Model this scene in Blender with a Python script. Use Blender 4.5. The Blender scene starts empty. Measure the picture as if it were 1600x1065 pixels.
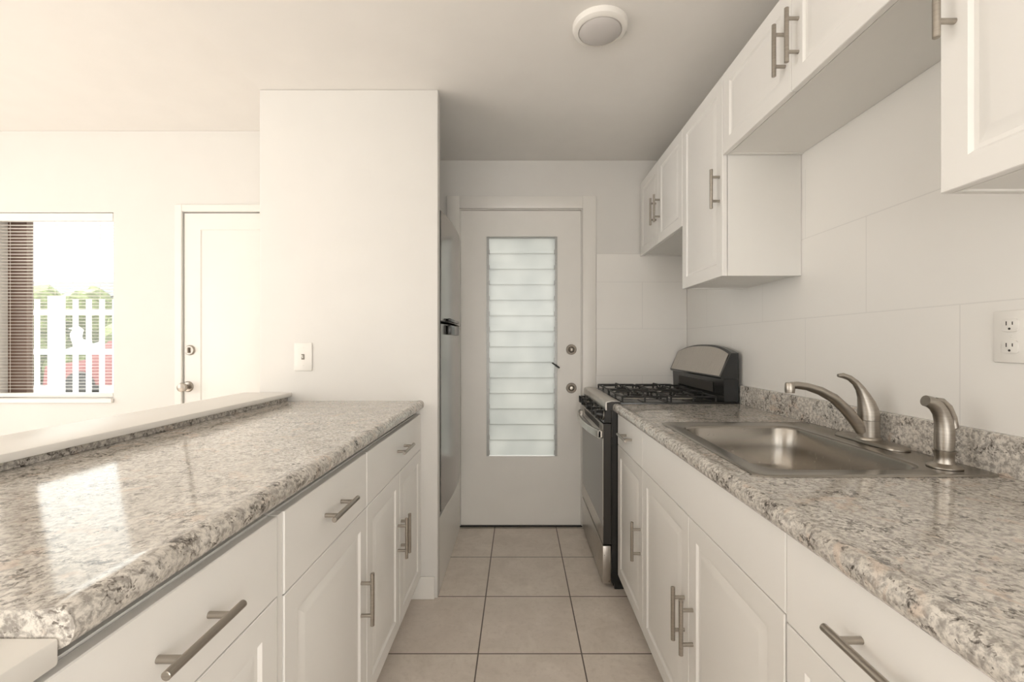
import bpy, bmesh, math, random
from mathutils import Vector, Matrix
random.seed(7)
PI = math.pi
C = bpy.context.scene.collection
SC = bpy.context.scene

# ------------------------------------------------------------------ materials
def new_mat(name):
    m = bpy.data.materials.new(name); m.use_nodes = True
    nt = m.node_tree; b = nt.nodes['Principled BSDF']
    return m, nt, b

def nd(nt, typ, **kw):
    n = nt.nodes.new(typ)
    for k, v in kw.items():
        if k in n.inputs: n.inputs[k].default_value = v
        else: setattr(n, k, v)
    return n

def pos(nt):
    return nt.nodes.new('ShaderNodeTexCoord').outputs['Object']

def lin(c):
    return tuple(((v/255)/12.92 if v/255 <= .04045 else (((v/255)+.055)/1.055)**2.4) for v in c)

def ramp(nt, fac, stops, interp='LINEAR'):
    r = nt.nodes.new('ShaderNodeValToRGB'); r.color_ramp.interpolation = interp
    while len(r.color_ramp.elements) < len(stops): r.color_ramp.elements.new(.5)
    for e, (p, c) in zip(r.color_ramp.elements, stops):
        e.position = p; e.color = (*c, 1) if len(c) == 3 else c
    nt.links.new(fac, r.inputs[0]); return r.outputs[0]

def mixc(nt, fac, a, b, mode='MIX'):
    m = nt.nodes.new('ShaderNodeMix'); m.data_type = 'RGBA'; m.blend_type = mode
    for s, v in ((m.inputs[0], fac), (m.inputs[6], a), (m.inputs[7], b)):
        if hasattr(v, 'links'): nt.links.new(v, s)
        elif isinstance(v, tuple): s.default_value = (*v, 1)
        else: s.default_value = v
    return m.outputs[2]

def paint(name, col, rough=.5, var=.03, bump=.05, scale=6, metallic=0, coat=0, spec=.5):
    m, nt, b = new_mat(name)
    tc = pos(nt)
    n = nd(nt, 'ShaderNodeTexNoise', Scale=scale, Detail=3.0); nt.links.new(tc, n.inputs['Vector'])
    lo = tuple(v*(1-var) for v in col); hi = tuple(min(1, v*(1+var)) for v in col)
    nt.links.new(ramp(nt, n.outputs[0], [(.3, lo), (.7, hi)]), b.inputs['Base Color'])
    b.inputs['Roughness'].default_value = rough; b.inputs['Metallic'].default_value = metallic
    b.inputs['Coat Weight'].default_value = coat; b.inputs['Specular IOR Level'].default_value = spec
    if bump:
        n2 = nd(nt, 'ShaderNodeTexNoise', Scale=160.0, Detail=2.0); nt.links.new(tc, n2.inputs['Vector'])
        bp = nd(nt, 'ShaderNodeBump', Strength=bump, Distance=.002)
        nt.links.new(n2.outputs[0], bp.inputs['Height']); nt.links.new(bp.outputs[0], b.inputs['Normal'])
    return m

def steel(name, col, rough=.3, stretch=(1, 1, 60), metallic=1.0, var=1.0):
    m, nt, b = new_mat(name)
    mp = nd(nt, 'ShaderNodeMapping'); mp.inputs['Scale'].default_value = stretch
    nt.links.new(pos(nt), mp.inputs[0])
    n = nd(nt, 'ShaderNodeTexNoise', Scale=14.0, Detail=4.0); nt.links.new(mp.outputs[0], n.inputs['Vector'])
    nt.links.new(ramp(nt, n.outputs[0], [(.3, tuple(v*(1-.1*var) for v in col)), (.7, tuple(min(1, v*(1+.08*var)) for v in col))]), b.inputs['Base Color'])
    mr = nd(nt, 'ShaderNodeMapRange'); mr.inputs[3].default_value = rough*(1-.15*var); mr.inputs[4].default_value = rough*(1+.2*var)
    nt.links.new(n.outputs[0], mr.inputs[0]); nt.links.new(mr.outputs[0], b.inputs['Roughness'])
    b.inputs['Metallic'].default_value = metallic
    return m

def granite(name, seed=0.0):
    m, nt, b = new_mat(name)
    mp = nd(nt, 'ShaderNodeMapping'); mp.inputs['Location'].default_value = (seed, seed*.7, 0)
    nt.links.new(pos(nt), mp.inputs[0]); tc = mp.outputs[0]
    def noise(s, d=4.0, r=.55, dist=0.0):
        n = nd(nt, 'ShaderNodeTexNoise', Scale=s, Detail=d, Roughness=r, Distortion=dist)
        nt.links.new(tc, n.inputs['Vector']); return n.outputs[0]
    cloud = noise(11, 3, .5); fine = noise(95, 5, .65, .4); fleck = noise(125, 4, .6, .8); clus = noise(24, 3, .6, .6); pink = noise(17, 2, .5, 1.0); tiny = noise(300, 3, .6)
    base = ramp(nt, cloud, [(.35, GR['a']), (.65, GR['b'])])
    c1 = mixc(nt, ramp(nt, fine, [(.42, (0, 0, 0)), (.6, (1, 1, 1))]), base, GR['c'])
    c2 = mixc(nt, ramp(nt, pink, [(.6, (0, 0, 0)), (.68, (.45, .45, .45))]), c1, GR['pink'])
    # dark flecks in clusters
    add = nd(nt, 'ShaderNodeMath', operation='ADD'); mul = nd(nt, 'ShaderNodeMath', operation='MULTIPLY')
    mul.inputs[1].default_value = .85; nt.links.new(clus, mul.inputs[0])
    nt.links.new(mul.outputs[0], add.inputs[0]); nt.links.new(fleck, add.inputs[1])
    c3 = mixc(nt, ramp(nt, add.outputs[0], [(.985, (0, 0, 0)), (1.0, (.75, .75, .75))]) if False else ramp(nt, sub1(nt, add.outputs[0], .5), [(.5, (0, 0, 0)), (.56, (.85, .85, .85))]), c2, GR['dark'])
    c4 = mixc(nt, ramp(nt, sub1(nt, add.outputs[0], .5), [(.60, (0, 0, 0)), (.65, (.9, .9, .9))]), c3, GR['black'])
    c5 = mixc(nt, ramp(nt, tiny, [(.35, (.25, .25, .25)), (.5, (0, 0, 0))]), c4, GR['dark'])
    nt.links.new(c5, b.inputs['Base Color'])
    b.inputs['Roughness'].default_value = .09
    b.inputs['Specular IOR Level'].default_value = .6
    bp = nd(nt, 'ShaderNodeBump', Strength=.04, Distance=.001)
    nt.links.new(fine, bp.inputs['Height']); nt.links.new(bp.outputs[0], b.inputs['Normal'])
    return m
def sub1(nt, s, v):
    n = nd(nt, 'ShaderNodeMath', operation='SUBTRACT'); nt.links.new(s, n.inputs[0]); n.inputs[1].default_value = v; return n.outputs[0]

GR = dict(a=lin((206, 199, 189)), b=lin((226, 220, 211)), c=lin((160, 154, 147)), pink=lin((214, 190, 170)), dark=lin((116, 109, 102)), black=lin((64, 59, 55)))

def floor_tile(name):
    m, nt, b = new_mat(name)
    tc = pos(nt)
    sep = nd(nt, 'ShaderNodeSeparateXYZ'); nt.links.new(tc, sep.inputs[0])
    def line(out, off, pitch, half):
        a = nd(nt, 'ShaderNodeMath', operation='SUBTRACT'); nt.links.new(out, a.inputs[0]); a.inputs[1].default_value = off
        p = nd(nt, 'ShaderNodeMath', operation='PINGPONG'); nt.links.new(a.outputs[0], p.inputs[0]); p.inputs[1].default_value = pitch/2
        l = nd(nt, 'ShaderNodeMath', operation='LESS_THAN'); nt.links.new(p.outputs[0], l.inputs[0]); l.inputs[1].default_value = half
        return l.outputs[0]
    lx = line(sep.outputs[0], -.161, .4075, .0028); ly = line(sep.outputs[1], 2.565, .4, .0028)
    mx = nd(nt, 'ShaderNodeMath', operation='MAXIMUM'); nt.links.new(lx, mx.inputs[0]); nt.links.new(ly, mx.inputs[1])
    n1 = nd(nt, 'ShaderNodeTexNoise', Scale=7.0, Detail=6.0, Roughness=.65, Distortion=.6); nt.links.new(tc, n1.inputs['Vector'])
    n2 = nd(nt, 'ShaderNodeTexNoise', Scale=42.0, Detail=5.0, Roughness=.7); nt.links.new(tc, n2.inputs['Vector'])
    # per tile tone
    sn = nd(nt, 'ShaderNodeVectorMath', operation='SNAP')
    of = nd(nt, 'ShaderNodeVectorMath', operation='ADD'); of.inputs[1].default_value = (.161+.4075*10, -2.565+4.0, 0)
    nt.links.new(tc, of.inputs[0]); nt.links.new(of.outputs[0], sn.inputs[0]); sn.inputs[1].default_value = (.4075, .4, 10)
    wn = nd(nt, 'ShaderNodeTexWhiteNoise'); nt.links.new(sn.outputs[0], wn.inputs['Vector'])
    c = ramp(nt, n1.outputs[0], [(.3, lin((216, 205, 193))), (.7, lin((236, 226, 215)))])
    c = mixc(nt, ramp(nt, n2.outputs[0], [(.5, (0, 0, 0)), (.75, (.45, .45, .45))]), c, lin((192, 178, 163)))
    c = mixc(nt, ramp(nt, wn.outputs[0], [(0, (0, 0, 0)), (1, (.35, .35, .35))]), c, lin((212, 198, 188)))
    c = mixc(nt, mx.outputs[0], c, lin((104, 92, 83)))
    nt.links.new(c, b.inputs['Base Color'])
    b.inputs['Roughness'].default_value = .42
    bp = nd(nt, 'ShaderNodeBump', Strength=.25, Distance=.002, invert=True)
    nt.links.new(mx.outputs[0], bp.inputs['Height']); nt.links.new(bp.outputs[0], b.inputs['Normal'])
    return m

def wall_tile(name, axis, o_along, o_z=1.01, w=.612, h=.31):
    """half-bond ceramic wall tiles; axis 1 = runs along Y, axis 0 = runs along X"""
    m, nt, b = new_mat(name)
    tc = pos(nt); sep = nd(nt, 'ShaderNodeSeparateXYZ'); nt.links.new(tc, sep.inputs[0])
    def mth(op, a, v=None, v2=None):
        n = nd(nt, 'ShaderNodeMath', operation=op)
        for i, q in enumerate((a, v)):
            if q is None: continue
            if hasattr(q, 'links'): nt.links.new(q, n.inputs[i])
            else: n.inputs[i].default_value = q
        return n.outputs[0]
    z = mth('DIVIDE', mth('SUBTRACT', sep.outputs[2], o_z), h)
    row = mth('FLOOR', z)
    odd = mth('MODULO', mth('ADD', row, 20), 2)
    al = mth('SUBTRACT', sep.outputs[axis], o_along)
    al = mth('SUBTRACT', al, mth('MULTIPLY', odd, w/2))
    la = mth('LESS_THAN', mth('PINGPONG', al, w/2), .0015)
    lz = mth('LESS_THAN', mth('PINGPONG', mth('SUBTRACT', sep.outputs[2], o_z), h/2), .0015)
    mx = mth('MULTIPLY', mth('MAXIMUM', la, lz), mth('LESS_THAN', sep.outputs[2], 1.9))
    n1 = nd(nt, 'ShaderNodeTexNoise', Scale=2.5, Detail=2.0); nt.links.new(tc, n1.inputs['Vector'])
    c = ramp(nt, n1.outputs[0], [(.3, W_TILE), (.7, tuple(v*1.03 for v in W_TILE))])
    c = mixc(nt, mx, c, tuple(v*.90 for v in W_TILE))
    nt.links.new(c, b.inputs['Base Color'])
    b.inputs['Roughness'].default_value = .28
    bp = nd(nt, 'ShaderNodeBump', Strength=.35, Distance=.0015, invert=True)
    nt.links.new(mx, bp.inputs['Height'])
    n2 = nd(nt, 'ShaderNodeTexNoise', Scale=5.0, Detail=1.0); nt.links.new(tc, n2.inputs['Vector'])
    bp2 = nd(nt, 'ShaderNodeBump', Strength=.05, Distance=.01); nt.links.new(n2.outputs[0], bp2.inputs['Height'])
    nt.links.new(bp2.outputs[0], bp.inputs['Normal']); nt.links.new(bp.outputs[0], b.inputs['Normal'])
    return m

WARM = (.86, .815, .745)
W_TILE = (.88, .853, .81)
M = {}
M['wall'] = paint('wall paint', (.76, .738, .70), .55, .01, .06)
M['ceiling'] = paint('ceiling paint', (.89, .862, .825), .7, .012, .08)
M['trim'] = paint('trim paint', (.85, .822, .775), .35, .01, .03)
M['doorpaint'] = paint('door paint', (.83, .805, .76), .38, .015, .05)
M['cab'] = paint('cabinet foil', (.89, .867, .83), .3, .008, 0)
M['carcass'] = paint('cabinet board', (.87, .85, .81), .35, .01, 0)
M['plastic'] = paint('white plastic', (.87, .84, .79), .3, .01, 0)
M['slot'] = paint('dark slot', (.04, .035, .03), .6, .02, 0)
M['granite_r'] = granite('granite laminate', 0.0)
M['granite_l'] = granite('granite laminate pale', 3.3)
M['floor'] = floor_tile('floor tile')
M['tile_y'] = wall_tile('wall tile side', 1, 1.133)
M['tile_x'] = wall_tile('wall tile end', 0, .511+.612)
M['nickel'] = steel('brushed nickel', (.42, .385, .34), .32, (1, 1, 30))
M['sink'] = steel('sink steel', (.37, .345, .31), .27, (4, 50, 4), var=.15)
M['stove_steel'] = steel('stove steel', (.52, .49, .45), .28, (1, 40, 1))
M['fridge_steel'] = steel('fridge steel', (.36, .34, .32), .2, (1, 40, 1), .9)
M['fridge_side'] = paint('fridge side', (.10, .095, .09), .45, .04, 0)
M['black'] = paint('black enamel', (.018, .018, .017), .18, .05, 0)
M['blackmatte'] = paint('black cast iron', (.02, .019, .018), .5, .1, .1)
M['blackbrown'] = paint('oven door edge', (.022, .018, .014), .45, .1, 0)
M['glassdark'] = paint('dark oven glass', (.10, .105, .095), .08, .03, 0, spec=.8)
M['alu'] = steel('mill aluminium', (.30, .30, .29), .45, (1, 1, 20))
M['bronze'] = paint('bronze window frame', (.14, .085, .06), .5, .05, 0)
M['blind'] = paint('blind vinyl', (.88, .85, .80), .45, .01, 0)
M['lens'] = paint('lamp lens', (.62, .59, .57), .35, .01, 0)
M['brass'] = steel('satin lock metal', (.27, .24, .205), .55, (1, 1, 10), var=.3)
M['dull'] = paint('concrete', (.55, .52, .48), .8, .08, .2)

m, nt, b = new_mat('frosted glass')
n = nd(nt, 'ShaderNodeTexNoise', Scale=4.0, Detail=2.0); nt.links.new(pos(nt), n.inputs['Vector'])
col = ramp(nt, n.outputs[0], [(.35, (.57, .585, .57)), (.65, (.65, .66, .64))])
tr = nd(nt, 'ShaderNodeBsdfTranslucent'); nt.links.new(col, tr.inputs[0])
gl = nd(nt, 'ShaderNodeBsdfGlossy', Roughness=.25)
df = nd(nt, 'ShaderNodeBsdfDiffuse'); nt.links.new(col, df.inputs[0])
m1 = nd(nt, 'ShaderNodeMixShader'); m1.inputs[0].default_value = .25; nt.links.new(tr.outputs[0], m1.inputs[1]); nt.links.new(df.outputs[0], m1.inputs[2])
m2 = nd(nt, 'ShaderNodeMixShader'); m2.inputs[0].default_value = .06; nt.links.new(m1.outputs[0], m2.inputs[1]); nt.links.new(gl.outputs[0], m2.inputs[2])
nt.links.new(m2.outputs[0], nt.nodes['Material Output'].inputs[0]); M['frost'] = m

m, nt, b = new_mat('window glass')
ga = nd(nt, 'ShaderNodeBsdfTransparent'); gb = nd(nt, 'ShaderNodeBsdfGlossy', Roughness=.02)
n = nd(nt, 'ShaderNodeTexNoise', Scale=3.0); nt.links.new(pos(nt), n.inputs['Vector'])
nt.links.new(ramp(nt, n.outputs[0], [(.3, (.95, .97, .96)), (.7, (.98, .99, .98))]), ga.inputs[0])
mm = nd(nt, 'ShaderNodeMixShader'); mm.inputs[0].default_value = .05; nt.links.new(ga.outputs[0], mm.inputs[1]); nt.links.new(gb.outputs[0], mm.inputs[2])
nt.links.new(mm.outputs[0], nt.nodes['Material Output'].inputs[0]); M['pane'] = m

M['fence'] = paint('fence white', (.80, .80, .78), .5, .02, 0)
M['hedge'] = paint('hedge leaves', (.13, .16, .05), .7, .5, 0, scale=9)
M['roof'] = paint('blue grey roof', (.022, .034, .05), .6, .1, 0)
M['redcar'] = paint('red car paint', (.30, .07, .07), .4, .03, 0, coat=.5)
M['yard'] = paint('yard paving', (.2, .195, .18), .85, .08, 0)
M['render'] = paint('house render', (.6, .6, .58), .8, .03, 0)

# ------------------------------------------------------------------ mesh tools
class B:
    def __init__(s): s.bm = bmesh.new()
    def box(s, x0, x1, y0, y1, z0, z1, bev=0, seg=2):
        x0, x1 = sorted((x0, x1)); y0, y1 = sorted((y0, y1)); z0, z1 = sorted((z0, z1))
        vs = [s.bm.verts.new((x, y, z)) for x in (x0, x1) for y in (y0, y1) for z in (z0, z1)]
        f = [(0, 1, 3, 2), (4, 6, 7, 5), (0, 4, 5, 1), (2, 3, 7, 6), (0, 2, 6, 4), (1, 5, 7, 3)]
        fs = [s.bm.faces.new([vs[i] for i in q]) for q in f]
        if bev:
            es = list({e for q in fs for e in q.edges})
            bmesh.ops.bevel(s.bm, geom=es, offset=bev, segments=seg, profile=.5, affect='EDGES')
        return s
    def loft(s, rings, cap0=True, cap1=True, closed=True):
        R = [[s.bm.verts.new(p) for p in r] for r in rings]
        n = len(R[0])
        for a, b2 in zip(R, R[1:]):
            for i in range(n if closed else n-1):
                j = (i+1) % n
                try: s.bm.faces.new((a[i], a[j], b2[j], b2[i]))
                except ValueError: pass
        if cap0: s.bm.faces.new(R[0][::-1])
        if cap1: s.bm.faces.new(R[-1])
        return s
    def tube(s, pts, rad, seg=12, sq=(1, 1), up=None):
        pts = [Vector(p) for p in pts]
        if not hasattr(rad, '__len__'): rad = [rad]*len(pts)
        t0 = (pts[1]-pts[0]).normalized()
        u = Vector(up) if up else (Vector((0, 0, 1)) if abs(t0.z) < .9 else Vector((1, 0, 0)))
        rings = []
        for i, p in enumerate(pts):
            t = (pts[min(i+1, len(pts)-1)]-pts[max(i-1, 0)]).normalized()
            u = (u - t*u.dot(t)).normalized(); v = t.cross(u)
            rings.append([p + (u*math.cos(a)*sq[0] + v*math.sin(a)*sq[1])*rad[i] for a in (2*PI*k/seg for k in range(seg))])
        return s.loft(rings)
    def lathe(s, prof, loc=(0, 0, 0), axis=(0, 0, 1), seg=32):
        ax = Vector(axis).normalized(); rot = Vector((0, 0, 1)).rotation_difference(ax).to_matrix()
        L = Vector(loc); rings = []
        for r, h in prof:
            r = max(r, 1e-5)
            rings.append([L + rot @ Vector((r*math.cos(2*PI*k/seg), r*math.sin(2*PI*k/seg), h)) for k in range(seg)])
        return s.loft(rings)
    def prism(s, prof, y0, y1):           # profile in (x, z), extruded along Y
        return s.loft([[(x, y0, z) for x, z in prof], [(x, y1, z) for x, z in prof]])
    def done(s, name, mat, parent=None, angle=32, smooth=True):
        off = Vector((0, 0, 0))
        p = parent
        while p is not None:
            off += Vector(p.location); p = p.parent
        bmesh.ops.remove_doubles(s.bm, verts=s.bm.verts, dist=1e-6)
        bmesh.ops.recalc_face_normals(s.bm, faces=s.bm.faces)
        own = off
        bmesh.ops.translate(s.bm, verts=s.bm.verts, vec=-own)
        me = bpy.data.meshes.new(name); s.bm.to_mesh(me); s.bm.free()
        if smooth:
            me.polygons.foreach_set('use_smooth', [True]*len(me.polygons)); me.set_sharp_from_angle(angle=math.radians(angle))
        me.materials.append(mat)
        o = bpy.data.objects.new(name, me); C.objects.link(o)
        if parent: o.parent = parent
        return o

def tag(o, label, cat=None, group=None, kind=None):
    o['label'] = label
    if cat: o['category'] = cat
    if group: o['group'] = group
    if kind: o['kind'] = kind
    return o
def thing(name, label, cat, loc, group=None, kind=None):
    o = bpy.data.objects.new(name, None); C.objects.link(o); o.location = loc; o.empty_display_size = .05
    return tag(o, label, cat, group, kind)
def struct(name, b, mat, label, cat, **kw):
    return tag(b.done(name, mat, None, **kw), label, cat, None, 'structure')

# ------------------------------------------------------------------ camera model
H = 1.22; F = 700.0
XR = 1.115      # right wall
YB = 2.979      # end wall
YS = 2.149      # stub wall front
CZ = 2.44       # kitchen ceiling
LZ = 2.54       # living room ceiling
YL = 2.778      # living room far wall
XK = -1.245     # kitchen / living boundary
XL, YR = -4.6, -3.2

# ------------------------------------------------------------------ room shell
struct('floor', B().box(XL-.1, XR+.15, YR-.1, YB+.12, -.1, 0), M['floor'], 'square beige ceramic floor tiles with dark grout', 'floor')
struct('ceiling', B().box(XK, XR+.15, YR-.1, YB+.12, CZ, CZ+.25), M['ceiling'], 'smooth off-white ceiling over the kitchen', 'ceiling')
struct('ceiling', B().box(XL-.1, XK-.001, YR-.1, YB+.12, LZ, LZ+.15), M['ceiling'], 'bright higher ceiling over the living room', 'ceiling')
b = B(); k0, k1, kz0, kz1 = -2.5, -1.1, .9, 2.15  # unseen opening added in the right wall to let fill light in
b.box(XR, XR+.15, k1, YB+.12, 0, CZ-.001); b.box(XR, XR+.15, YR, k0, 0, CZ-.001); b.box(XR, XR+.15, k0, k1, 0, kz0); b.box(XR, XR+.15, k0, k1, kz1, CZ-.001)
struct('wall_right', b, M['tile_y'], 'pale glossy tiled wall behind the sink', 'wall')
DX0, DX1, DZ = -.395, .421, 2.117     # end door opening
b = B()
b.box(XK, DX0, YB, YB+.12, 0, CZ-.001); b.box(DX1, XR-.001, YB, YB+.12, 0, CZ-.001); b.box(DX0, DX1, YB, YB+.12, DZ, CZ-.001)
struct('wall_back', b, M['wall'], 'off-white end wall around the glazed back door', 'wall')
struct('wall_panel', B().box(.512, XR-.001, YB-.008, YB-.0005, .0, 1.816, .002, 1), M['tile_x'], 'pale tiled panel on the end wall behind the stove', 'wall tiles')
XSR = -.390
b = B(); b.box(XK, XSR, YS, YS+.06, 0, CZ-.001, .004, 2)
struct('wall_stub', b, M['wall'], 'cream end-of-counter wall carrying the light switch', 'wall')
b = B(); b.box(XK, XK+.06, YS+.062, YB-.001, 0, CZ-.001)
struct('wall_alcove', b, M['wall'], 'hidden side wall of the fridge alcove', 'wall')
WX0, WX1, WZ0, WZ1 = -3.25, -2.515, .885, 2.035   # living window opening
EX0, EX1, EZ = -2.083, -1.268, 2.036              # living door opening
b = B()
b.box(XL, WX0, YL, YL+.14, 0, LZ-.001); b.box(WX0, WX1, YL, YL+.14, 0, WZ0); b.box(WX0, WX1, YL, YL+.14, WZ1, LZ-.001)
b.box(WX1, EX0, YL, YL+.14, 0, LZ-.001); b.box(EX0, EX1, YL, YL+.14, EZ, LZ-.001); b.box(EX1, XK-.001, YL, YL+.14, 0, LZ-.001)
struct('wall_far', b, M['wall'], 'bright living room wall holding the window and the white door', 'wall')
# living room left wall with a big window, rear wall with a window and an added fill-light doorway (behind the camera)
b = B(); a0, a1, z0, z1 = -1.7, 1.6, .5, 2.3
b.box(XL-.15, XL, YR, a0, 0, LZ-.001); b.box(XL-.15, XL, a1, YL, 0, LZ-.001); b.box(XL-.15, XL, a0, a1, 0, z0); b.box(XL-.15, XL, a0, a1, z1, LZ-.001)
struct('wall_left', b, M['wall'], 'living room side wall with a wide window opening', 'wall')
b = B(); c0, c1 = -2.5, -.7
b.box(XL, c0, YR-.15, YR-.001, 0, LZ-.001); b.box(c1, -.35, YR-.15, YR-.001, 0, CZ-.001); b.box(.85, XR, YR-.15, YR-.001, 0, CZ-.001); b.box(-.35, .85, YR-.15, YR-.001, 2.1, CZ-.001); b.box(c0, c1, YR-.15, YR-.001, 0, .4); b.box(c0, c1, YR-.15, YR-.001, 2.3, CZ-.001)
struct('wall_rear', b, M['wall'], 'wall behind the camera with a wide window opening', 'wall')

# half wall under the ledge, ledge cap, baseboards
struct('wall_half', B().box(-1.30, -1.131, .1, YS-.001, 0, .962), M['wall'], 'low white partition behind the left worktop', 'wall')
struct('trim_1', B().box(-1.315, -1.088, .09, YS-.0015, .968, .988, .004, 2), M['trim'], 'white ledge cap on the low partition', 'ledge')
b = B(); b.box(-.56, -.404, YS-.0125, YS-.0008, .001, .106, .002, 1)
struct('baseboard_left', b, M['trim'], 'short white baseboard at the foot of the cream wall', 'baseboard')

# ------------------------------------------------------------------ back door
d = thing('door_1', 'white back door with a tall frosted jalousie window at the aisle end', 'door', (0, YB, 0), kind='structure')
gx0, gx1, gz0, gz1 = -.217, .255, .470, 1.935
y0, y1 = YB+.012, YB+.052
b = B(); b.box(-.388, gx0, y0, y1, .012, 2.108); b.box(gx1, .413, y0, y1, .012, 2.108)
b.box(gx0, gx1, y0, y1, .012, gz0); b.box(gx0, gx1, y0, y1, gz1, 2.108)
b.done('door_leaf', M['doorpaint'], d)
# stop bead around the glass
b = B(); t = .006
b.box(gx0-t, gx0, y0-.004, y0, gz0-t, gz1+t); b.box(gx1, gx1+t, y0-.004, y0, gz0-t, gz1+t); b.box(gx0, gx1, y0-.004, y0, gz1, gz1+t); b.box(gx0, gx1, y0-.004, y0, gz0-t, gz0)
b.done('glazing_bead', M['doorpaint'], d)
# casing
b = B(); cx0, cx1, cz = -.478, .510, 2.199
b.box(cx0, DX0, YB-.016, YB-.001, .002, cz, .003, 2); b.box(DX1, cx1, YB-.016, YB-.001, .002, cz, .003, 2); b.box(DX0-.001, DX1+.001, YB-.0155, YB-.001, DZ, cz-.0005, .003, 2)
b.done('door_frame', M['trim'], d)
b = B(); b.box(DX0+.0005, -.3905, YB+.002, YB+.10, .002, 2.1165); b.box(.4155, DX1-.0005, YB+.002, YB+.10, .002, 2.1165); b.box(-.3905, .4155, YB+.002, YB+.10, 2.111, 2.1165)
b.done('door_jamb', M['trim'], d)
tag(B().box(DX0+.001, DX1-.001, YB+.001, YB+.10, .001, .011).done('threshold', M['blackbrown'], d), 'dark threshold strip under the door')
jf = B(); jf.box(gx0, gx0+.016, y0+.004, y1-.004, gz0, gz1); jf.box(gx1-.016, gx1, y0+.004, y1-.004, gz0, gz1)
jf.box(gx0+.016, gx1-.016, y0+.01, y0+.02, gz1-.008, gz1)
for k in range(15):
    z = gz0 + .008 + k*(gz1-gz0-.02)/14
    jf.box(gx0+.016, gx0+.020, y0+.002, y0+.012, z, z+.03); jf.box(gx1-.020, gx1-.016, y0+.002, y0+.012, z, z+.03)
jf = jf.done('jalousie_frame', M['alu'], d); jf['label'] = 'grey aluminium jalousie frame'
N = 14; ph = (gz1-gz0-.006)/N
for k in range(N):
    z = gz0 + .002 + k*ph
    b = B()
    # each glass slat leans slightly and laps over the next one
    b.loft([[(gx0+.017, y0+.021, z), (gx0+.017, y0+.025, z), (gx0+.017, y0+.019, z+ph+.0004), (gx0+.017, y0+.015, z+ph+.0004)],
            [(gx1-.017, y0+.021, z), (gx1-.017, y0+.025, z), (gx1-.017, y0+.019, z+ph+.0004), (gx1-.017, y0+.015, z+ph+.0004)]])
    b.done('glass_louver', M['frost'], d, smooth=False)
b = B(); px, pz = .247, 1.076
b.tube([(px, y0+.01, pz), (px, y0-.014, pz)], .007, 12)
b.tube([(px-.028, y0-.014, pz+.018), (px, y0-.016, pz), (px+.022, y0-.018, pz-.016)], [.004, .006, .005], 10)
b.done('jalousie_crank', M['blackmatte'], d)
def rose(z, key):
    b = B(); b.lathe([(.0345, 0), (.0345, .004), (.0325, .0058), (.0225, .0058), (.0215, .004), (.0195, .004), (.0185, .0085), (.012, .0135), (0, .0135)], (.349, y0-.0005, z), (0, -1, 0), 36)
    o = b.done('deadbolt' if key else 'door_knob_plate', M['brass'], d, angle=14)
    b = B()
    if key: b.box(.345, .353, y0-.017, y0-.0135, z-.009, z+.009, .002, 1)
    else: b.lathe([(.012, 0), (.010, .003), (0, .004)], (.349, y0-.014, z), (0, -1, 0), 20)
    b.done('thumb_turn' if key else 'cap', M['nickel'], o)
rose(1.182, True); rose(.926, False)
for hz in (1.815, 1.12, .335):
    b = B(); b.tube([(-.392, YB-.0215, hz-.045), (-.392, YB-.0215, hz+.045)], .0055, 10); b.tube([(-.392, YB-.0215, hz-.05), (-.392, YB-.0215, hz+.05)], .0035, 8)
    b.done('hinge', M['doorpaint'], d)

# ------------------------------------------------------------------ living room door
d = thing('door_2', 'bright white panelled entrance door in the living room', 'door', (-1.675, YL, 0), kind='structure')
def rect_door(b, x0, x1, yf, yb, z0, z1, rings):
    R = []
    for ins, dy in rings:
        R.append([(x0+ins, yf+dy, z0+ins), (x1-ins, yf+dy, z0+ins), (x1-ins, yf+dy, z1-ins), (x0+ins, yf+dy, z1-ins)])
    b.loft(R)
b = B(); rect_door(b, -2.078, -1.273, YL+.002, 0, .01, 2.031, [(0, .04), (0, .002), (.002, 0), (.10, 0), (.106, .006), (.118, .006), (.145, .001)])
b.done('door_leaf', M['trim'], d)
b = B(); b.box(EX0-.045, EX0-.0005, YL-.014, YL-.001, .001, EZ+.045, .003, 1); b.box(EX0, EX1-.0005, YL-.014, YL-.001, EZ+.0005, EZ+.045, .003, 1)
b.done('door_frame', M['trim'], d)
kx = (294-811)/252
b = B(); b.lathe([(.033, 0), (.033, .004), (.028, .010), (.014, .012), (.014, .030), (.024, .038), (.029, .050), (.026, .062), (.012, .067), (0, .067)], (kx, YL+.0015, .955), (0, -1, 0), 28)
b.done('door_knob', M['nickel'], d)
b = B(); b.lathe([(.031, 0), (.031, .006), (.026, .012), (0, .012)], (kx+.012, YL+.0015, 1.181), (0, -1, 0), 28)
o = b.done('deadbolt', M['nickel'], d)
B().box(kx+.008, kx+.016, YL-.022, YL-.010, 1.164, 1.198, .002, 1).done('thumb_turn', M['brass'], o)
struct('trim_2', B().box(XL+.001, EX0-.046, YL-.013, YL-.001, .001, .105, .002, 1), M['trim'], 'white baseboard of the living room wall', 'baseboard')

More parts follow.
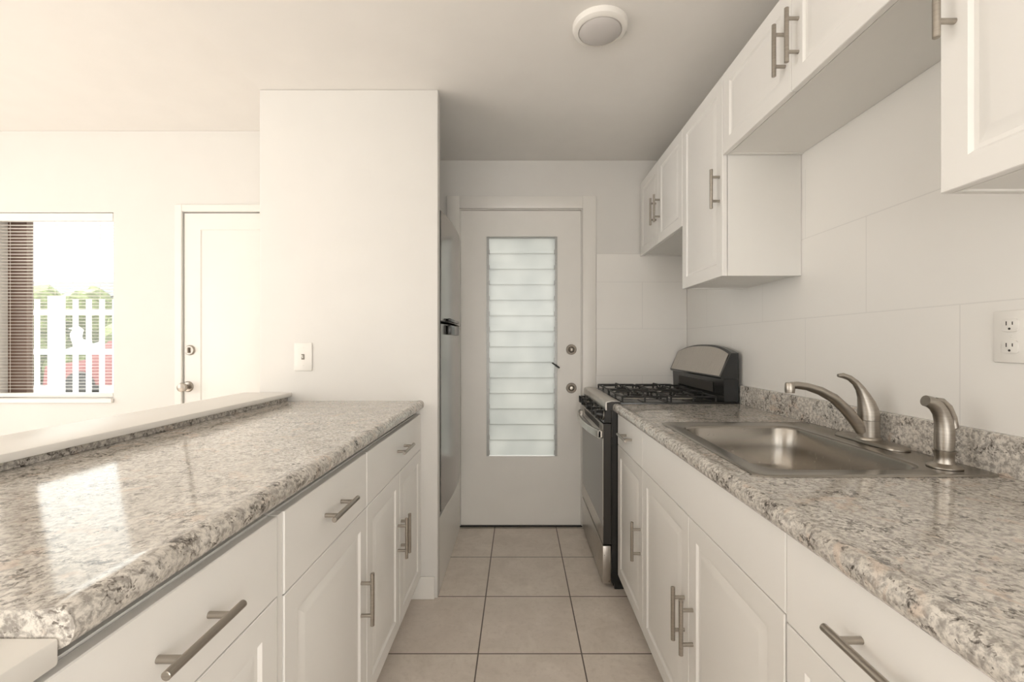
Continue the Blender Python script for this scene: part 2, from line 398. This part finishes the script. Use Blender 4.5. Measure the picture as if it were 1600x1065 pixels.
# ------------------------------------------------------------------ living room window + blind
w = thing('window_1', 'living room window onto a sunlit yard', 'window', ((WX0+WX1)/2, YL, WZ0), kind='structure')
b = B(); yy0, yy1 = YL+.07, YL+.11
b.box(WX0+.001, WX0+.12, yy0, yy1, WZ0+.001, WZ1-.001); b.box(WX1-.02, WX1-.001, yy0, yy1, WZ0+.001, WZ1-.001)
b.box(WX0+.12, WX1-.02, yy0, yy1, WZ0+.001, WZ0+.02); b.box(WX0+.12, WX1-.02, yy0, yy1, WZ1-.02, WZ1-.001)
b.done('window_frame', M['bronze'], w)
B().box(WX0+.118, WX1-.018, yy0+.016, yy0+.022, WZ0+.018, WZ1-.018).done('pane', M['pane'], w)
bl = thing('venetian_blind', 'white mini blind with open slats hanging in the living room window', 'blind', ((WX0+WX1)/2, YL, WZ0))
B().box(WX0+.01, WX1-.008, YL+.004, YL+.034, WZ1-.052, WZ1-.003, .002, 1).done('headrail', M['blind'], bl)
b = B(); z = WZ0+.055
while z < WZ1-.06:
    x0, x1 = WX0+.012, WX1-.01
    pr = [(YL+.009, z+.0004), (YL+.020, z+.0012), (YL+.031, z-.0006), (YL+.031, z-.0012), (YL+.020, z+.0006), (YL+.009, z-.0002)]
    b.loft([[(x0, p, q) for p, q in pr], [(x1, p, q) for p, q in pr]]); z += .0200
b.done('slats', M['blind'], bl)
B().box(WX0+.012, WX1-.01, YL+.006, YL+.032, WZ0+.004, WZ0+.030, .003, 2).done('bottom_rail', M['blind'], bl)
b = B()
for q in (.12, .5, .88):
    x = WX0+(WX1-WX0)*q
    b.tube([(x, YL+.006, WZ0+.03), (x, YL+.006, WZ1-.05)], .0008, 5)
b.done('ladder_cord', M['blind'], bl)
struct('trim_3', B().box(WX0-.03, WX1+.004, YL-.02, YL-.001, WZ0-.03, WZ0-.001, .003, 1), M['trim'], 'narrow white sill below the living room window', 'window sill')

# ------------------------------------------------------------------ handles, doors
def bar_handle(parent, xf, out, yc, zc, vertical=True, L=.157, sp=.096, r=.0062, name='handle'):
    """bar handle; xf = face it is mounted on, out = direction of the aisle along X"""
    xb = xf + out*.034; b = B()
    a = (lambda t: (xb, yc, zc+t)) if vertical else (lambda t: (xb, yc+t, zc))
    b.tube([a(-L/2), a(-L/2+.0008), a(L/2-.0008), a(L/2)], [r*.85, r, r, r*.85], 16)
    for s in (-1, 1):
        p = a(s*sp/2); b.tube([(xf+out*.0003, p[1], p[2]), (xb, p[1], p[2])], .0052, 12)
    return b.done(name, M['nickel'], parent)

RAISED = [(0, .002), (.0015, 0), (.052, 0), (.058, -.0055), (.066, -.0062), (.088, -.001), (.092, -.0005)]
SLAB = [(0, .002), (.0015, 0)]
def front(name, root, xf, out, y0, y1, z0, z1, rings=RAISED, th=.018, label=None, mat='cab'):
    R = [[(xf-out*th, y, z) for y, z in ((y0, z0), (y1, z0), (y1, z1), (y0, z1))]]
    for ins, dx in rings:
        X = xf + out*(-abs(dx)) if dx else xf
        R.append([(X, y, z) for y, z in ((y0+ins, z0+ins), (y1-ins, z0+ins), (y1-ins, z1-ins), (y0+ins, z1-ins))])
    b = B(); b.loft(R); o = b.done(name, M[mat], root, angle=12)
    if label: o['label'] = label
    return o

def base_unit(label, xf, out, y0, y1, ztop, zsplit, zbot, drawers, doors, xback, group=None):
    root = thing('base_cabinet', label, 'cabinet', (xf-out*.3, (y0+y1)/2, 0), group)
    xi = xf-out*.0205; g = .0015
    b = B(); t = .016; ya, yb = y0+.001, y1-.001
    b.box(xi, xback, ya, ya+t, .1, ztop-.004); b.box(xi, xback, yb-t, yb, .1, ztop-.004)
    b.box(xi, xback, ya+t, yb-t, .1, .1+t); b.box(xback, xback+out*.006, ya+t, yb-t, .1+t, ztop-.004)
    b.box(xi, xi-out*t, ya+t, yb-t, ztop-.03, ztop-.004); b.box(xi, xi-out*t, ya+t, yb-t, zsplit-.02, zsplit+.02)
    b.box(xi-out*.06, xi-out*.075, ya, yb, .001, .0995); b.box(xback, xback+out*.016, ya, yb, .001, .0995)
    b.done('carcass', M['carcass'], root)
    for (a, c, hy) in drawers:
        o = front('drawer', root, xf, out, a+g, c-g, zsplit+g, ztop-.007, SLAB)
        if hy is not None: bar_handle(o, xf, out, hy, (zsplit+ztop)/2, False)
    for (a, c, hy, hz) in doors:
        o = front('door', root, xf, out, a+g, c-g, zbot, zsplit-g)
        bar_handle(o, xf, out, hy, hz, True)
    return root

# right run
XF = .488; YE = 2.216
base_unit('narrow white base cabinet next to the stove, small drawer over one door', XF, -1, 1.770, YE-.002, .884, .724, .08, [(1.770, YE-.002, 1.99)], [(1.770, YE-.002, 1.803, .425)], 1.112)
r = base_unit('wide white base cabinet under the sink with two doors', XF, -1, .821, 1.768, .884, .724, .08, [], [(1.2895, 1.768, 1.322, .425), (.823, 1.2895, 1.257, .425)], 1.112)
front('false_front', r, XF, -1, .8210, 1.7665, .7255, .877, SLAB)
base_unit('white base cabinet at the right frame edge, wide drawer over door, nearest the camera', XF, -1, .36, .819, .884, .712, .08, [(.36, .819, .590)], [(.36, .819, .78, .425)], 1.112)
base_unit('white base cabinet continuing behind the camera on the sink side', XF, -1, -.3, .358, .884, .712, .08, [(-.3, .358, .03)], [(-.3, .03, -.01, .425), (.03, .358, .07, .425)], 1.112)
# left run
XG = -.471
base_unit('white base cabinet against the cream wall, one drawer over two doors', XG, 1, 1.387, YS-.004, .891, .716, .103, [(1.387, YS-.004, 1.785)], [(1.387, 1.768, 1.742, .465), (1.768, YS-.004, 1.79, .465)], -1.128)
r = base_unit('white base cabinet in the middle of the left run, one drawer over a single door', XG, 1, .877, 1.385, .891, .716, .103, [(.898, 1.385, 1.137)], [(.898, 1.385, 1.335, .459)], -1.128)
B().box(XG-.003, XG-.020, .879, .8965, .103, .884).done('filler_strip', M['cab'], r)
base_unit('white base cabinet in the lower left corner, wide drawer near the camera', XG, 1, .385, .875, .891, .727, .103, [(.385, .875, .632)], [(.385, .875, .84, .459)], -1.128)
base_unit('white base cabinet continuing behind the camera on the left', XG, 1, -.3, .383, .891, .727, .103, [(-.3, .383, .04)], [(-.3, .383, .3, .459)], -1.128)

# ------------------------------------------------------------------ worktops
def nosing(xf, s, zt, th=.040):
    """rolled front edge with a slight drip lip; s=+1: counter extends towards +X"""
    P = [(.046, 0), (.034, .0015), (.024, .0032), (.014, .0028), (.007, -.001), (.002, -.008), (0, -.017), (.0015, -.027), (.006, -.0345), (.013, -.0385), (.024, -th)]
    return [(xf+s*a, zt+h) for a, h in P]
ZR = .922
w = thing('countertop', 'granite-look worktop around the steel sink on the right', 'countertop', (.78, 1.0, ZR))
YN = -.3; sx0, sx1, sy0, sy1 = .545, 1.075, 1.015, 1.675   # cut-out
b = B(); pr = nosing(.463, 1, ZR)
b.prism(pr + [(sx0, ZR-.040), (sx0, ZR)], YN, YE)
b.box(sx0, sx1, YN, sy0, ZR-.040, ZR); b.box(sx0, sx1, sy1, YE, ZR-.040, ZR); b.box(sx1, 1.1135, YN, YE, ZR-.040, ZR)
b.done('worktop', M['granite_r'], w, angle=40)
b = B(); b.prism([(1.094, ZR+.0005), (1.094, ZR+.086), (1.097, ZR+.091), (1.102, ZR+.092), (1.1142, ZR+.092), (1.1142, ZR+.0005)], YN, YE)
b.done('backsplash', M['granite_r'], w, angle=40)
ZL = .947
w = thing('countertop', 'glossy granite-look worktop on the left with window light reflected in it', 'countertop', (-.78, 1.3, ZL))
b = B(); pr = nosing(-.455, -1, ZL, .043)
b.prism(pr + [(-1.1285, ZL-.043), (-1.1285, ZL)], .459, YS-.0015)
b.done('worktop', M['granite_l'], w, angle=40)
b = B(); b.prism([(-1.109, ZL+.0005), (-1.109, ZL+.0195), (-1.1295, ZL+.0195), (-1.1295, ZL+.0005)], .459, YS-.0015)
b.done('backsplash', M['granite_l'], w, angle=40)
tag(B().box(-1.128, -.4695, -.3, .4575, .8925, .9205, .003, 2).done('white_board', M['trim']), 'white laminated board in the lower left corner beyond the worktop end', 'board')

# ------------------------------------------------------------------ sink
def rrect(x0, x1, y0, y1, z, r, n=8):
    P = []
    for cx, cy, a0 in ((x1-r, y1-r, 0), (x0+r, y1-r, PI/2), (x0+r, y0+r, PI), (x1-r, y0+r, 1.5*PI)):
        for k in range(n+1):
            a = a0 + (PI/2)*k/n; P.append((cx+r*math.cos(a), cy+r*math.sin(a), z))
    return P
s = thing('kitchen_sink', 'stainless steel drop-in single bowl sink', 'sink', (.81, 1.345, ZR))
b = B(); x0, x1, y0, y1 = .530, 1.090, 1.0, 1.69; bx0, bx1, by0, by1 = .582, .972, 1.058, 1.612
R = [rrect(x0, x1, y0, y1, ZR+.0006, .03), rrect(x0+.001, x1-.001, y0+.001, y1-.001, ZR+.003, .03), rrect(x0+.006, x1-.006, y0+.006, y1-.006, ZR+.0045, .028),
     rrect(x0+.014, x1-.014, y0+.014, y1-.014, ZR+.0035, .024)]
R += [rrect(bx0-.010, bx1+.010, by0-.010, by1+.010, ZR+.0035, .075), rrect(bx0-.003, bx1+.003, by0-.003, by1+.003, ZR+.001, .07), rrect(bx0, bx1, by0, by1, ZR-.006, .068),
      rrect(bx0+.006, bx1-.006, by0+.006, by1-.006, ZR-.07, .065), rrect(bx0+.014, bx1-.014, by0+.014, by1-.014, ZR-.125, .062), rrect(bx0+.026, bx1-.026, by0+.026, by1-.026, ZR-.148, .055),
      rrect(bx0+.05, bx1-.05, by0+.05, by1-.05, ZR-.158, .045), rrect(bx0+.10, bx1-.10, by0+.14, by1-.14, ZR-.161, .03), rrect(.745, .805, 1.30, 1.36, ZR-.163, .0299)]
b.loft(R, cap0=False, cap1=True)
b.done('basin', M['sink'], s, angle=50)
B().lathe([(.043, 0), (.042, .003), (.034, .002), (.030, -.001), (0, -.001)], (.775, 1.33, ZR-.1615), seg=28).done('drain', M['nickel'], s)

f = thing('faucet', 'brushed nickel single lever faucet on the sink deck', 'faucet', (1.045, 1.34, ZR+.004))
fx, fy, fz = 1.046, 1.34, ZR+.0045
b = B(); R = []
for ins, zz in ((0, 0), (0, .004), (.004, .008), (.012, .010)):
    R.append(rrect(1.018+ins*.6, 1.080-ins*.6, 1.215+ins, 1.465-ins, fz+zz, .0309-ins*.6))
b.loft(R); b.done('deck_plate', M['nickel'], f, angle=40)
b = B(); b.lathe([(.032, .009), (.031, .014), (.0275, .018), (.027, .05), (.0275, .066)], (fx, fy, fz), seg=32)
b.done('body', M['nickel'], f)
b = B(); pts = [(fx-.020, fy, fz+.034), (fx-.040, fy, fz+.062), (fx-.070, fy, fz+.098), (fx-.105, fy, fz+.131), (fx-.145, fy, fz+.153), (fx-.185, fy, fz+.166), (fx-.215, fy, fz+.170), (fx-.232, fy, fz+.169)]
b.tube(pts, [.017, .0165, .0155, .0145, .0130, .0115, .0108, .0108], 20)
b.tube([(fx-.236, fy, fz+.178), (fx-.236, fy, fz+.174), (fx-.236, fy, fz+.156), (fx-.236, fy, fz+.147)], [.0110, .0132, .0140, .0128], 20)
b.done('spout', M['nickel'], f, angle=50)
b = B(); pts = [(fx, fy, fz+.067), (fx, fy, fz+.078), (fx-.002, fy, fz+.096), (fx-.007, fy, fz+.116), (fx-.015, fy, fz+.138), (fx-.026, fy, fz+.160), (fx-.040, fy, fz+.178), (fx-.058, fy, fz+.192), (fx-.078, fy, fz+.199), (fx-.092, fy, fz+.199)]
b.tube(pts, [.0275, .0275, .0262, .0225, .017, .0125, .0098, .0085, .008, .005], 20, up=(0, 1, 0))
b.done('lever', M['nickel'], f, angle=50)

q = thing('sink_sprayer', 'brushed nickel side sprayer standing right of the faucet', 'sprayer', (1.015, 1.069, ZR+.004))
px, py, pz = 1.015, 1.069, ZR+.0045
B().lathe([(.034, 0), (.034, .003), (.028, .007), (.020, .010), (.0185, .016), (.019, .030), (.022, .037), (.0225, .041)], (px, py, pz), seg=28).done('holder', M['nickel'], q)
b = B(); b.tube([(px, py, pz+.0415), (px, py, pz+.06), (px, py, pz+.088), (px-.002, py, pz+.108), (px-.009, py, pz+.130), (px-.020, py, pz+.146), (px-.034, py, pz+.155), (px-.046, py, pz+.158)],
                [.0185, .0195, .0190, .0175, .0160, .0152, .0140, .0132], 20, up=(0, 1, 0))
b.done('spray_head', M['nickel'], q, angle=50)
b = B(); b.tube([(px-.020, py, pz+.161), (px-.006, py, pz+.158), (px+.010, py, pz+.143), (px+.021, py, pz+.118), (px+.027, py, pz+.094), (px+.020, py, pz+.090)], [.005, .007, .0075, .0075, .0065, .004], 14, up=(0, 1, 0))
b.done('trigger', M['nickel'], q, angle=50)

# ------------------------------------------------------------------ wall cabinets
XU = .803
def wall_unit(label, y0, y1, z0, z1, doors):
    root = thing('wall_cabinet', label, 'cabinet', (1.113, (y0+y1)/2, z0))
    b = B(); xi = XU+.0205; xb = 1.1135; t = .016
    b.box(xi, xb, y0+.0005, y0+t, z0, z1); b.box(xi, xb, y1-t, y1-.0005, z0, z1)
    b.box(xi+.001, xb, y0+t, y1-t, z0+.004, z0+.02); b.box(xi, xb, y0+t, y1-t, z1-t, z1); b.box(xi, xi+.006, y0+t, y1-t, z0, z0+.004)
    b.box(xb-.006, xb, y0+t, y1-t, z0+.02, z1-t)
    b.done('carcass', M['carcass'], root)
    for a, c, hy, hz in doors:
        o = front('door', root, XU, -1, a+.0015, c-.0015, z0, z1-.002)
        bar_handle(o, XU, -1, hy, hz, True)
    return root
ZT = 2.282
wall_unit('small white two-door wall cabinet above the stove', 2.206, 2.972, 1.80, ZT, [(2.206, 2.59, 2.555, 1.994), (2.59, 2.972, 2.625, 1.994)])
wall_unit('tall single-door white wall cabinet between the stove and sink', 1.768, 2.2045, 1.489, ZT, [(1.768, 2.2045, 1.793, 1.839)])
wall_unit('short white two-door wall cabinet high above the sink', .857, 1.7665, 1.964, ZT, [(1.323, 1.7665, 1.352, 2.104), (.857, 1.323, 1.288, 2.107)])
wall_unit('white wall cabinet in the upper right corner, hanging nearest the camera', .25, .8555, 1.506, ZT, [(.25, .8555, .8255, 1.862)])

# ------------------------------------------------------------------ outlet, switch, ceiling lamp
o_ = thing('wall_outlet', 'white duplex outlet on the tiled wall at the right edge', 'outlet', (XR, 1.0105, 1.236))
b = B(); b.box(XR-.006, XR-.0005, .9725, 1.0485, 1.177, 1.296, .003, 2); b.done('cover_plate', M['plastic'], o_)
for zc in (1.262, 1.213):
    b = B(); P = []
    for k in range(28):
        a = 2*PI*k/28; P.append((max(-.0172, min(.0172, .0205*math.cos(a))), max(-.0145, min(.0145, .0175*math.sin(a)))))
    b.loft([[(XR-.0055, 1.0105+u, zc+v) for u, v in P], [(XR-.0088, 1.0105+u, zc+v) for u, v in P], [(XR-.0092, 1.0105+u*.94, zc+v*.94) for u, v in P]])
    r_ = b.done('receptacle', M['plastic'], o_)
    b = B()
    for dy, hh in ((.0064, .0046), (-.0064, .0036)): b.box(XR-.0096, XR-.0090, 1.0105+dy-.0010, 1.0105+dy+.0010, zc+.0025-hh+.002, zc+.0025+hh+.002)
    b.lathe([(.0026, 0), (.0026, .0005), (0, .0005)], (XR-.0091, 1.0105, zc-.0078), (-1, 0, 0), 14)
    b.done('slots', M['slot'], r_)
B().lathe([(.003, 0), (.0028, .001), (0, .0013)], (XR-.006, 1.0105, 1.2375), (-1, 0, 0), 14).done('screw', M['plastic'], o_)

sw = thing('light_switch', 'white toggle light switch on the cream wall', 'light switch', (-1.034, YS, 1.158))
B().box(-1.077, -.991, YS-.006, YS-.0005, 1.091, 1.226, .003, 2).done('cover_plate', M['plastic'], sw)
b = B(); b.box(-1.041, -1.027, YS-.0075, YS-.0055, 1.145, 1.171, .0006, 1); b.done('switch_surround', M['brass'], sw)
b = B(); b.loft([[(-1.0375, YS-.007, 1.151), (-1.0305, YS-.007, 1.151), (-1.0305, YS-.007, 1.167), (-1.0375, YS-.007, 1.167)], [(-1.0365, YS-.017, 1.161), (-1.0315, YS-.017, 1.161), (-1.0315, YS-.017, 1.167), (-1.0365, YS-.017, 1.167)]])
b.done('toggle', M['plastic'], sw)
for zc in (1.115, 1.202):
    B().lathe([(.0035, 0), (.003, .001), (0, .0014)], (-1.034, YS-.006, zc), (0, -1, 0), 14).done('screw', M['plastic'], sw)

cl = thing('ceiling_lamp', 'round white flush-mount ceiling lamp', 'ceiling light', (.31, 1.715, CZ))
B().lathe([(.104, 0), (.104, -.012), (.101, -.020), (.092, -.026), (.083, -.027), (.081, -.022), (0, -.022)][::1], (.31, 1.715, CZ-.0006), seg=56).done('rim', M['plastic'], cl)
B().lathe([(.0805, -.0222), (.078, -.028), (.068, -.034), (.045, -.040), (.02, -.042), (0, -.0425)], (.31, 1.715, CZ), seg=48).done('lens', M['lens'], cl)

# ------------------------------------------------------------------ stove
st = thing('gas_range', 'black and stainless gas range in the far right corner', 'stove', (.75, 2.59, 0))
s0, s1 = 2.226, 2.960
b = B(); b.box(.459, 1.088, s0, s1, .03, .905, .003, 1)
for lx in (.49, 1.05):
    for ly in (s0+.04, s1-.04): b.lathe([(.016, .001), (.016, .03)], (lx, ly, 0), seg=14)
b.box(.475, 1.08, s0+.002, s0+.02, .001, .03)
b.done('body', M['black'], st)
# cooktop with a turned down steel front rim
b = B()
b.loft([[(x, y, z) for x, z in ((.431, .890), (.429, .900), (.430, .926), (.435, .9325), (.462, .936), (.500, .934), (.500, .9095), (.455, .9095), (.455, .890))] for y in (s0, s1)])
b.done('front_rim', M['stove_steel'], st, angle=50)
for ya, yb in ((s0-.004, s0-.0003), (s1+.0003, s1+.004)):
    B().loft([[(x, y, z) for x, z in ((.436, .890), (.436, .928), (.462, .934), (.505, .932), (.505, .890))] for y in (ya, yb)]).done('end_cap', M['blackbrown'], st)
b = B(); b.box(.501, 1.086, s0, s1, .9065, .930, .003, 2)
o = b.done('cooktop', M['black'], st)
# control panel
b = B(); b.loft([[(x, y, z) for x, z in ((.432, .889), (.421, .828), (.458, .828), (.458, .889))] for y in (s0+.002, s1-.002)])
cp = b.done('control_panel', M['black'], st, smooth=False)
nrm = Vector((-.061, 0, .011)).normalized()
for k, yy in enumerate((2.285, 2.40, 2.59, 2.78, 2.895)):
    c = Vector((.4265, yy, .859))
    b = B(); b.lathe([(.0275, .001), (.0275, .006), (.0245, .008), (.0235, .031), (.021, .034), (0, .034)], c, nrm, 26)
    tt = c + nrm*.034; e = .0045
    b.box(tt.x-.006, tt.x+.002, yy-e, yy+e, tt.z-.021, tt.z+.021, .002, 1)
    kn = b.done('knob', M['black'], st)
    b = B(); b.lathe([(.0288, .0004), (.0288, .0022), (.0280, .0026)], c, nrm, 26); b.done('ring', M['stove_steel'], kn)
# oven door
dr = front('oven_door', st, .420, -1, s0+.004, s1-.004, .222, .822, [(0, .002), (.002, 0)], th=.0375, mat='blackbrown')
for za, zb_ in ((.226, .311), (.752, .820)): B().box(.4172, .4196, s0+.004, s1-.004, za, zb_, .0008, 1).done('trim_band', M['stove_steel'], dr)
b = B(); b.box(.4170, .4196, s0+.010, s1-.010, .313, .750); b.done('oven_window', M['glassdark'], dr)
for ya in (s0+.004, s1-.009): B().box(.4170, .4196, ya, ya+.005, .312, .751).done('window_edge', M['stove_steel'], dr)
b = B()
for zz in (.806, .796, .786): b.box(.4158, .4171, s0+.11, s1-.11, zz-.0024, zz+.0024)
b.done('vent_slots', M['slot'], dr)
# bowed flat handle
b = B(); R = []
n = 22
for k in range(n+1):
    t = k/n; y = s0+.010 + (s1-s0-.020)*t
    bow = .018 + .040*math.sin(PI*t)**.8
    x = .4165-bow; zc = .769
    h = .020
    R.append([(x, y, zc-h), (x-.005, y, zc-h+.005), (x-.005, y, zc+h-.005), (x, y, zc+h), (x+.008, y, zc+h), (x+.008, y, zc-h)])
b.loft(R)
b.box(.395, .4168, s0+.010, s0+.040, .752, .786, .002, 1); b.box(.395, .4168, s1-.040, s1-.010, .752, .786, .002, 1)
ho = b.done('handle', M['stove_steel'], dr, angle=40); ho['label'] = 'bowed pale steel handle'
sd = B(); sd.box(.4165, .4575, s0+.004, s1-.004, .026, .214, .003, 2); sd.done('storage_drawer', M['stove_steel'], st)
# backguard
bg = B()
lowp = [(1.020, .9315), (1.016, 1.045), (1.090, 1.045), (1.090, .9315)]
bg.loft([[(x, y, z) for x, z in lowp] for y in (s0, s1)])
g_ = bg.done('backguard', M['black'], st, smooth=False)
def cons(t):          # section of the slanted console with a bowed top
    y = s0 + (s1-s0)*t
    top = 1.174 + .042*(1-abs(2*t-1)**2.5); return y, top
R = []; R2 = []
for k in range(25):
    y, top = cons(k/24)
    R.append([(1.006, y, 1.0455), (.998, y, 1.054), (1.0+(top-1.054)*.42, y, top-.006), (1.006+(top-1.054)*.42, y, top), (1.090, y, top), (1.090, y, 1.0455)])
b = B(); b.loft(R); co = b.done('console', M['black'], g_, angle=30)
b = B()
for k in range(25):
    y, top = cons(.02+.96*k/24); t0, t1 = 1.060, top-.009
    xa = .998+(t0-1.054)*.42*((top-.006-1.054)/(top-1.054))**0; xa = 1.0+(t0-1.054)*.42-.0035; xb = 1.0+(t1-1.054)*.42-.0035
    R2.append([(xa, y, t0), (xb, y, t1), (xb+.003, y, t1), (xa+.003, y, t0)])
b.loft(R2); b.done('fascia', M['stove_steel'], co, angle=30)
b = B(); b.box(1.0125, 1.0165, s0+.12, s1-.12, .970, 1.020, .0015, 1); b.done('vent_recess', M['slot'], g_)
# grates and burners
def grate(yc):
    b = B(); r = .0048; zt = .962; zb = .9305
    xs = (.520, .745, .765, .990)
    for xa, xb_ in ((.520, .745), (.765, .990)):
        ya, yb = yc-.165, yc+.165
        for (p, q_) in (((xa, ya), (xb_, ya)), ((xa, yb), (xb_, yb)), ((xa, ya), (xa, yb)), ((xb_, ya), (xb_, yb))):
            b.tube([(p[0], p[1], zt-.008), (q_[0], q_[1], zt-.008)], r, 8)
        xc = (xa+xb_)/2
        for (ex, ey) in ((xa, yc), (xb_, yc), (xc, ya), (xc, yb)):
            dx, dy = xc-ex, yc-ey; L = math.hypot(dx, dy); dx /= L; dy /= L
            b.tube([(ex, ey, zb+.001), (ex, ey, zt-.004), (ex+dx*.006, ey+dy*.006, zt), (xc-dx*.028, yc-dy*.028, zt+.002), (xc-dx*.022, yc-dy*.022, zt-.008)], r, 8)
        for ex in (xa, xb_):
            for ey in (ya, yb): b.tube([(ex, ey, zb+.001), (ex, ey, zt-.008)], r, 8)
    return b.done('grate', M['blackmatte'], st, angle=50)
for yc in (s0+.192, s1-.192): grate(yc)
for yc in (s0+.192, s1-.192):
    for xc in (.6325, .8775):
        b = B(); b.lathe([(.070, 0), (.066, .003), (.045, .0035), (.038, .004), (.036, .012), (.030, .014)], (xc, yc, .9302), seg=30)
        bo = b.done('burner', M['stove_steel'], st)
        B().lathe([(.032, .0142), (.033, .018), (.028, .0225), (0, .023)], (xc, yc, .9302), seg=26).done('burner_cap', M['blackmatte'], bo)

# ------------------------------------------------------------------ fridge on its plinth
pl = B(); pl.box(-1.18, -.3915, YS+.0625, YB-.018, .001, .358, .002, 1)
struct('trim_4', pl, M['trim'], 'low white boxed plinth under the fridge', 'plinth')
fr = thing('refrigerator', 'grey steel top-freezer fridge seen edge-on behind the cream wall', 'refrigerator', (-.75, 2.58, .36))
f0, f1 = 2.218, 2.955
B().box(-1.12, -.468, f0, f1, .3595, 1.868, .006, 2).done('body', M['fridge_side'], fr)
def bow_door(name, z0, z1):
    b = B(); P = []
    n = 20
    for k in range(n+1):
        t = k/n; y = f0+.004+(f1-f0-.008)*t
        P.append((-.386+.022*(1-abs(2*t-1)**2.2), y))
    R = []
    for z, ins in ((z0, .004), (z0+.004, 0), (z1-.004, 0), (z1, .004)):
        R.append([(x-ins, y, z) for x, y in P] + [(-.460, f1-.004, z), (-.460, f0+.004, z)])
    b.loft(R); return b.done(name, M['fridge_steel'], fr, angle=35)
fd = bow_door('fridge_door', .385, 1.322); fz_ = bow_door('freezer_door', 1.332, 1.884)
B().box(-.458, -.389, f0-.001, f0+.0028, .39, 1.878).done('edge_trim', M['blackmatte'], fr)
B().box(-.4665, -.4615, f0+.012, f1-.012, .37, 1.862).done('gasket', M['blackmatte'], fr)
for o, z0, z1 in ((fd, 1.268, 1.318), (fz_, 1.336, 1.352)):
    b = B(); b.box(-.372, -.352, f0+.10, f0+.42, z0, z1, .005, 2); hd = b.done('handle', M['black'], o); hd['label'] = 'black recessed handle'

# ------------------------------------------------------------------ outside the window
g = B(); g.box(-26, 8, 3.3, 30, -.1, -.01); tag(g.done('yard', M['yard']), 'pale paved yard outside the living room window', 'yard', None, 'structure')
fe = thing('picket_fence', 'white picket fence across the yard outside the window', 'fence', (-9, 8, 0))
b = B()
for z in (.3, 1.08, 1.78): b.box(-16, -4, 8.0, 8.05, z-.05, z+.05)
b.done('rails', M['fence'], fe)
k = 0; x = -15.62
while x < -4.1:
    wide = (k % 8 == 4)
    b = B(); b.box(x, x+(.30 if wide else .085), 7.975, 7.995, -.005, 2.02 if not wide else 2.08)
    b.done('post' if wide else 'picket', M['fence'], fe); x += .45 if wide else .235; k += 1
hd = B()
for k in range(300):
    x = random.uniform(-24, -5); r = random.uniform(.25, .55); z = random.uniform(.2, 2.75)
    bmesh.ops.create_icosphere(hd.bm, subdivisions=2, radius=r, matrix=Matrix.Translation((x, 14+random.uniform(-.4, .4), z)))
for v in hd.bm.verts: v.co += Vector((random.uniform(-.07, .07), random.uniform(-.07, .07), random.uniform(-.07, .07)))
tag(hd.done('hedge', M['hedge'], None, smooth=False), 'sunlit yellow-green hedge behind the white fence', 'hedge')
ho = thing('neighbor_house', 'low pale house with a blue-grey roof beyond the hedge', 'house', (-19, 22, 0))
B().box(-30, -12, 21, 27, -.01, 3.4).done('wall', M['render'], ho)
B().loft([[(x, 20.4, 3.4), (x, 27.6, 3.4), (x, 24, 4.6)] for x in (-30.6, -11.6)]).done('roof', M['roof'], ho, smooth=False)
ca = thing('car', 'red car parked behind the white fence', 'car', (-8, 10.2, 0))
b = B(); prof = [(-10.1, .35), (-10.05, .75), (-9.2, .88), (-8.7, 1.28), (-7.4, 1.30), (-6.7, .92), (-6.05, .85), (-6.0, .35)]
b.loft([[(x, 9.5, z) for x, z in prof], [(x, 11.1, z) for x, z in prof]]); b.done('body', M['redcar'], ca, angle=20)
for x in (-9.3, -6.8):
    for y in (9.45, 10.95): B().lathe([(.31, 0), (.32, .03), (.32, .17), (.31, .2)], (x, y, .32), (0, 1, 0), 24).done('wheel', M['blackmatte'], ca)

# ------------------------------------------------------------------ light
world = bpy.data.worlds.new('sky'); SC.world = world; world.use_nodes = True
nt = world.node_tree; bg = nt.nodes['Background']
bg.inputs[0].default_value = (1, .985, .95, 1); bg.inputs[1].default_value = 2.9
def area(name, loc, rot, sx, sy, power, col):
    l = bpy.data.lights.new(name, 'AREA'); l.shape = 'RECTANGLE'; l.size = sx; l.size_y = sy; l.energy = power; l.color = col
    o = bpy.data.objects.new(name, l); C.objects.link(o); o.location = loc; o.rotation_euler = rot; return o
area('daylight_left_window', (XL-.2, -.05, 1.4), (0, -PI/2, 0), 1.8, 3.3, 7, (1, .982, .95))
area('fill_rear_opening', (.25, YR-.2, 1.05), (PI/2, 0, 0), 1.2, 2.0, 13, (1, .982, .95))  # unseen fill lamp at an added doorway, lifts floor and aisle end
area('fill_right_opening', (XR+.2, -1.8, 1.5), (0, PI/2, 0), 1.2, 1.4, 22, (1, .982, .95))  # unseen fill lamp, added to brighten the left drawer fronts

sl = bpy.data.lights.new('sun', 'SUN'); sl.energy = 11; sl.angle = .03; sl.color = (1, .975, .935)
so = bpy.data.objects.new('sun', sl); C.objects.link(so); so.location = (-12, -1, 12)
so.rotation_euler = Vector((.62, .03, -.78)).to_track_quat('-Z', 'Y').to_euler()

# ------------------------------------------------------------------ camera
cam = bpy.data.cameras.new('camera'); co_ = bpy.data.objects.new('camera', cam); C.objects.link(co_)
co_.location = (0, 0, H); co_.rotation_euler = (PI/2, 0, 0)
cam.sensor_width = 36; cam.lens = 36*F/1600; cam.shift_x = -11/1600; cam.shift_y = 4.5/1600; cam.clip_start = .02; cam.clip_end = 200
SC.camera = co_
SC.view_settings.view_transform = 'Standard'; SC.view_settings.look = 'None'; SC.view_settings.gamma = 1; SC.view_settings.exposure = .21
SC.view_settings.use_curve_mapping = False
